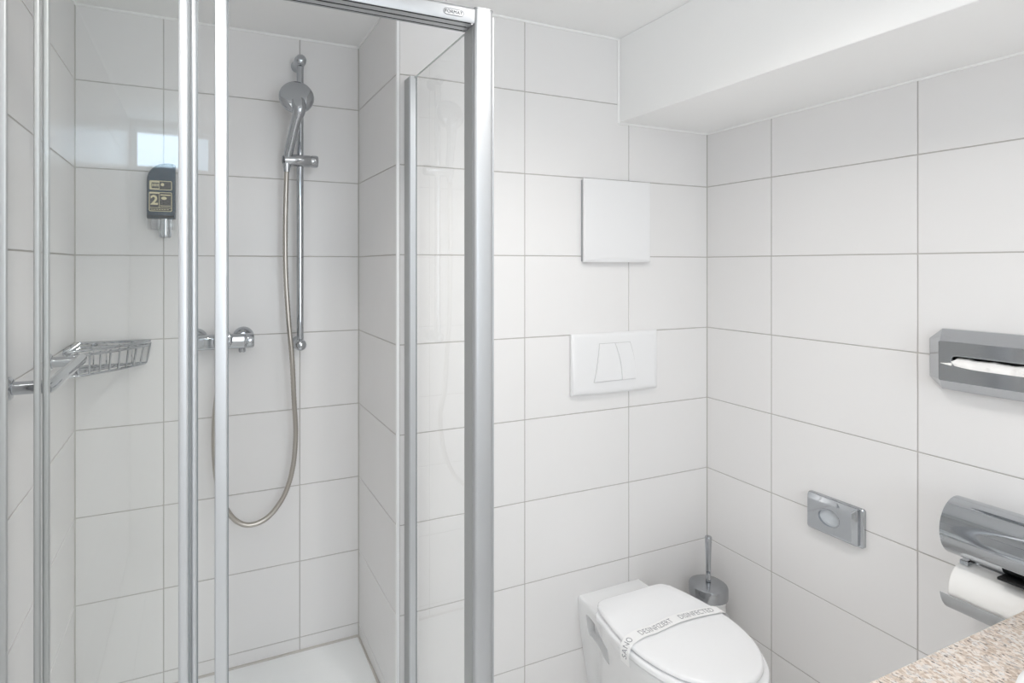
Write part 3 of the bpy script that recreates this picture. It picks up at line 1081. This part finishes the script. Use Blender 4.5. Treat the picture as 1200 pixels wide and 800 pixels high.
sp_ = mb.build('strip', 'paper', st, smooth=60)
for body, s0, sz, su in (('SANO', .044, .025, .85), ('DESINFIZIERT', .170, .026, .80), ('DISINFECTED', .325, .026, .80)):
    mb = MB()
    add_text(mb, body, sz, lambda u, v, d, s0=s0: on_strip(s0 + u, v, .0007 + d), su, .0001)
    mb.build('lettering', 'ink', st, smooth=0)

# ------------------------------------------------------------------ toilet brush and holder in the corner
BX, BY = -.100, -.095
bh = thing('brush_holder', 'frosted wall mounted toilet brush cup in the corner behind the toilet', 'brush holder', (BX, BY, .2))
mb = MB(); mb.lathe([(.042, 0), (.048, .003), (.051, .02), (.054, .145), (.054, .155), (.051, .155), (.050, .02), (.0, .012)], (BX, BY, .195), (0, 0, 1), 40, True, True)
mb.build('cup', 'frosted', bh)
mb = MB()
mb.lathe([(.0565, -.008), (.0575, -.008), (.0575, .008), (.0565, .008)], (BX, BY, .255), (0, 0, 1), 40, False, False)
mb.box(BX - .010, BX + .010, BY + .053, -.0008, .247, .263, .002)
mb.build('bracket', 'chrome', bh)
br = thing('toilet_brush', 'chrome toilet brush with upright handle and round lid in the corner', 'toilet brush', (BX, BY, .35))
mb = MB()
mb.lathe([(.058, .0), (.0605, .002), (.0610, .010), (.0610, .034), (.0590, .039), (.052, .043), (.030, .0465), (.012, .048), (.0, .048)], (BX, BY, .3515), (0, 0, 1), 40)
mb.build('lid', mat('dark_steel', (0.44, 0.455, 0.475), 0.2, 1.0), br)
mb = MB()
mb.lathe([(.0085, .0), (.0085, .018), (.0075, .020), (.0075, .030), (.0085, .032), (.0078, .05), (.0085, .09), (.0105, .138), (.0110, .148), (.0095, .1505), (0, .151)], (BX, BY, .4015), (0, 0, 1), 24)
mb.build('handle', 'chrome', br)
mb = MB(); mb.lathe([(.02, 0), (.035, .01), (.035, .07), (.02, .08), (.006, .085), (.006, .135)], (BX, BY, .215), (0, 0, 1), 20)
mb.build('bristles', 'black', br)

# ------------------------------------------------------------------ hygiene bag dispenser on the right wall
fxr = lambda u, v, d: Vector((-d, u, v))       # u = y (growing away from the camera), v = z
def ccw(pts):
    a = sum(p[0] * q[1] - q[0] * p[1] for p, q in zip(pts, pts[1:] + pts[:1]))
    return pts if a > 0 else list(reversed(pts))
hd = thing('bag_dispenser', 'small chrome hygiene bag dispenser with oval opening on the right wall', 'dispenser', (0, -.45, .74))
bo = rrect(-.532, -.377, .690, .797, .006, 3)
mb = MB()
mb.loft([[fxr(u, v, .0006) for u, v in bo], [fxr(u, v, .009) for u, v in bo], [fxr(u, v, .011) for u, v in inset(bo, .002)]])
mb.build('base', 'chrome_soft', hd)
bo2 = rrect(-.520, -.380, .692, .795, .004, 3)
def oval(cu, cv, a, b, n=28):
    return [(cu + a * math.cos(2 * math.pi * i / n), cv + b * math.sin(2 * math.pi * i / n)) for i in range(n)]
mb = MB()
face = rrect(-.509, -.386, .700, .783, .003, 3)
mb.loft([[fxr(u, v, .010) for u, v in bo2], [fxr(u, v, .017) for u, v in bo2], [fxr(u, v, .027) for u, v in face]], True, True)
case = mb.build('case', 'chrome', hd, smooth=20)
cb = MB()
hole = oval(-.447, .744, .030, .0245)
cb.loft([[fxr(u, v, .019) for u, v in hole], [fxr(u, v, .05) for u, v in hole]])
bmesh.ops.recalc_face_normals(cb.bm, faces=cb.bm.faces[:])
boolean_cut(case, cb, 14)
mb = MB()
ro = oval(-.447, .744, .0312, .0257); ri = oval(-.447, .744, .0285, .023)
mb.loft([[fxr(u, v, .0268) for u, v in ro], [fxr(u, v, .0282) for u, v in inset(ccw(ro), .0006)], [fxr(u, v, .0282) for u, v in ri], [fxr(u, v, .020) for u, v in ri]], False, False)
mb.build('rim', 'chrome', hd)
mb = MB(); mb.prism(ccw(oval(-.447, .744, .0285, .023)), fxr, .0192, .0205)
mb.build('bag', mat('bag_film', (0.55, 0.58, 0.61), 0.2), hd)

# ------------------------------------------------------------------ tissue dispenser on the right wall
td = thing('tissue_dispenser', 'wide chrome tissue box with chamfered edges high on the right wall', 'dispenser', (0, -.83, 1.24))
ty0, ty1, tz0, tz1 = -.965, -.688, 1.168, 1.314
oc = .024
def octo(a0, a1, b0, b1, k):
    return [(a0 + k, b0), (a1 - k, b0), (a1, b0 + k), (a1, b1 - k), (a1 - k, b1), (a0 + k, b1), (a0, b1 - k), (a0, b0 + k)]
base = octo(ty0, ty1, tz0, tz1, .026)
frontp = octo(ty0 + .036, ty1 - .036, tz0 + .026, tz1 - .026, .0025)
mb = MB()
mb.loft([[fxr(u, v, .0006) for u, v in base], [fxr(u, v, .018) for u, v in base], [fxr(u, v, .055) for u, v in frontp]], True, True)
tcase = mb.build('case', 'chrome_soft', td, smooth=12)
cb = MB()
slot = rrect(-.905, -.748, 1.232, 1.256, .0118, 6)
cb.loft([[fxr(u, v, .030) for u, v in slot], [fxr(u, v, .09) for u, v in slot]])
bmesh.ops.recalc_face_normals(cb.bm, faces=cb.bm.faces[:])
boolean_cut(tcase, cb, 12)
mb = MB()
ri = inset(slot, .001)
so = inset(slot, -.0015)
mb.loft([[fxr(u, v, .0548) for u, v in so], [fxr(u, v, .0562) for u, v in slot], [fxr(u, v, .0558) for u, v in ri], [fxr(u, v, .047) for u, v in ri]], False, False)
mb.build('slot_rim', 'chrome', td)
mb = MB(); mb.prism(inset(slot, .0005), fxr, .0302, .0312)
mb.build('slot_back', 'seal', td, smooth=0)
# the tissue poking out
tt = thing('tissue', 'folded white paper tissue poking out of the chrome tissue box slot', 'tissue', (-.06, -.82, 1.24))
mb = MB()
rings = []
NN = 26
for i in range(NN + 1):
    t = i / NN
    y = -.752 - .150 * t
    wv = .0015 * math.sin(t * 17) + .001 * math.sin(t * 41 + 1)
    lip = .001 + .015 * math.sin(min(1, t * 2.2 + .08) * math.pi / 2)
    zt0 = 1.2525 - .003 * t + wv * .6
    pr = [(.035, zt0 - .003), (.046, zt0 - .0025), (.0535, zt0 - .006), (.0575 + wv, zt0 - .0095), (.0605 + .3 * lip + wv, 1.2365 + wv), (.0600 + .3 * lip, 1.2345 - .35 * lip), (.0570, 1.2352 - .15 * lip), (.050, 1.2365), (.035, 1.238)]
    if i == 0:
        pr = [(.036 + (a - .036) * 1.0, 1.2435 + (b - 1.2435) * .12) for a, b in pr]
    rings.append([Vector((-a, y + (.010 if i == 0 else 0) * 0, b)) for a, b in pr])
mb.loft(rings)
mb.build('folded_sheet', 'tissue', tt, smooth=70)
mb = MB()
tip = [[(-.058, -.7535, 1.2400), (-.060, -.7535, 1.2340), (-.066, -.7535, 1.2330), (-.064, -.7535, 1.2395)], [(-.059, -.742, 1.2375), (-.060, -.742, 1.2350), (-.065, -.742, 1.2345), (-.064, -.742, 1.2372)], [(-.0605, -.731, 1.2365), (-.0608, -.731, 1.2358), (-.0615, -.731, 1.2357), (-.0612, -.731, 1.2364)]]
mb.loft([[Vector(p) for p in r] for r in tip])
mb.build('corner', 'tissue', tt, smooth=70)

# ------------------------------------------------------------------ toilet roll holder on the right wall
ph = thing('paper_holder', 'chrome double toilet roll holder with curved cover beside the granite top', 'roll holder', (0, -.83, .8))
py0, py1 = -.925, -.764
UX, UZ, UR = -.070, .868, .0655
def shell(cx_, cz_, r, th, a0, a1, ya, yb, n=24):
    mb = MB()
    ring = []
    for i in range(n + 1):
        a = math.radians(a0 + (a1 - a0) * i / n)
        ring.append((cx_ + r * math.cos(a), cz_ + r * math.sin(a)))
    for i in range(n + 1):
        a = math.radians(a1 + (a0 - a1) * i / n)
        ring.append((cx_ + (r - th) * math.cos(a), cz_ + (r - th) * math.sin(a)))
    mb.loft([[Vector((x, y, z)) for x, z in ring] for y in (ya, yb)])
    return mb
shell(UX, UZ, UR, .0016, 30, 262, py0, py1).build('cover', 'chrome', ph, smooth=30)
mb = MB()
mb.box(-.006, -.0006, py0 + .002, py1 - .002, .668, .890, .001)
mb.build('back_plate', 'chrome_soft', ph, smooth=0)
for ya, yb in ((py1 - .030, py1 - .014), (py0 + .002, py0 + .016)):
    mb = MB(); mb.box(-.085, -.004, ya, yb, .786, .797, .002)
    mb.build('arm', 'chrome', ph, smooth=0)
mb = MB(); mb.box(-.118, -.006, py0 + .003, py1 - .095, .7985, .8035)  # black slab stands in for the shade inside the roll cover
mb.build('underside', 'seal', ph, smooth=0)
shell(-.066, .733, .0600, .0016, 190, 262, py0, py1 + .004).build('lower_cover', 'alu', ph, smooth=30)
mb = MB(); mb.tube([(-.066, py0 + .001, .733), (-.066, py1 - .001, .733)], .008, 16)
mb.box(-.070, -.004, py0 + .0005, py0 + .004, .727, .739, .001)
mb.build('spindle', 'chrome', ph)
rl2 = thing('toilet_roll', 'white toilet paper roll in the chrome holder behind the granite top', 'toilet roll', (-.066, -.83, .733))
mb = MB()
mb.lathe([(.021, 0), (.050, 0), (.0525, .002), (.0535, .006), (.0535, .138), (.0525, .142), (.050, .144), (.021, .144), (.021, 0)], (-.066, py1 - .008, .733), (0, -1, 0), 48, False, False)
mb.build('paper', 'tissue', rl2)
mb = MB(); mb.lathe([(.0208, .0005), (.0208, .1435), (.0198, .1435), (.0198, .0005), (.0208, .0005)], (-.066, py1 - .008, .733), (0, -1, 0), 24, False, False)
mb.build('core', mat('cardboard', (.45, .36, .27), .9), rl2)

# ------------------------------------------------------------------ granite vanity top with basin
vt = thing('vanity_top', 'pink beige speckled granite vanity top in the lower right foreground', 'countertop', (-.36, -1.4, .8))
mb = MB(); mb.box(-.722, -.0008, -2.1, -.939, .770, .800, .0025, 2)
slab_ = mb.build('slab', 'granite', vt, smooth=30)
BCX, BCY = -.375, -1.272
def sup(a, b, z, n=48, e=2.6):
    out = []
    for i in range(n):
        t = 2 * math.pi * i / n
        cs, sn = math.cos(t), math.sin(t)
        out.append(Vector((BCX + a * math.copysign(abs(cs) ** (2 / e), cs), BCY + b * math.copysign(abs(sn) ** (2 / e), sn), z)))
    return out
cb = MB(); cb.loft([sup(.243, .235, .74), sup(.243, .235, .83)])
bmesh.ops.recalc_face_normals(cb.bm, faces=cb.bm.faces[:])
boolean_cut(slab_, cb)
wb = thing('washbasin', 'white ceramic washbasin set into the granite top at the frame edge', 'washbasin', (BCX, BCY, .8))
mb = MB()
mb.loft([sup(.238, .230, .792), sup(.256, .248, .8005), sup(.257, .249, .805), sup(.250, .242, .811), sup(.238, .230, .811), sup(.228, .220, .803), sup(.215, .205, .76), sup(.17, .16, .69), sup(.08, .07, .665), sup(.02, .02, .662)], False, True)
mb.build('bowl', 'ceramic', wb, smooth=60)
for y in (-1.0, -1.98):
    mb = MB(); mb.box(-.55, -.001, y - .012, y + .012, .735, .7695, .002)
    mb.build('bracket', 'steel', vt, smooth=0)
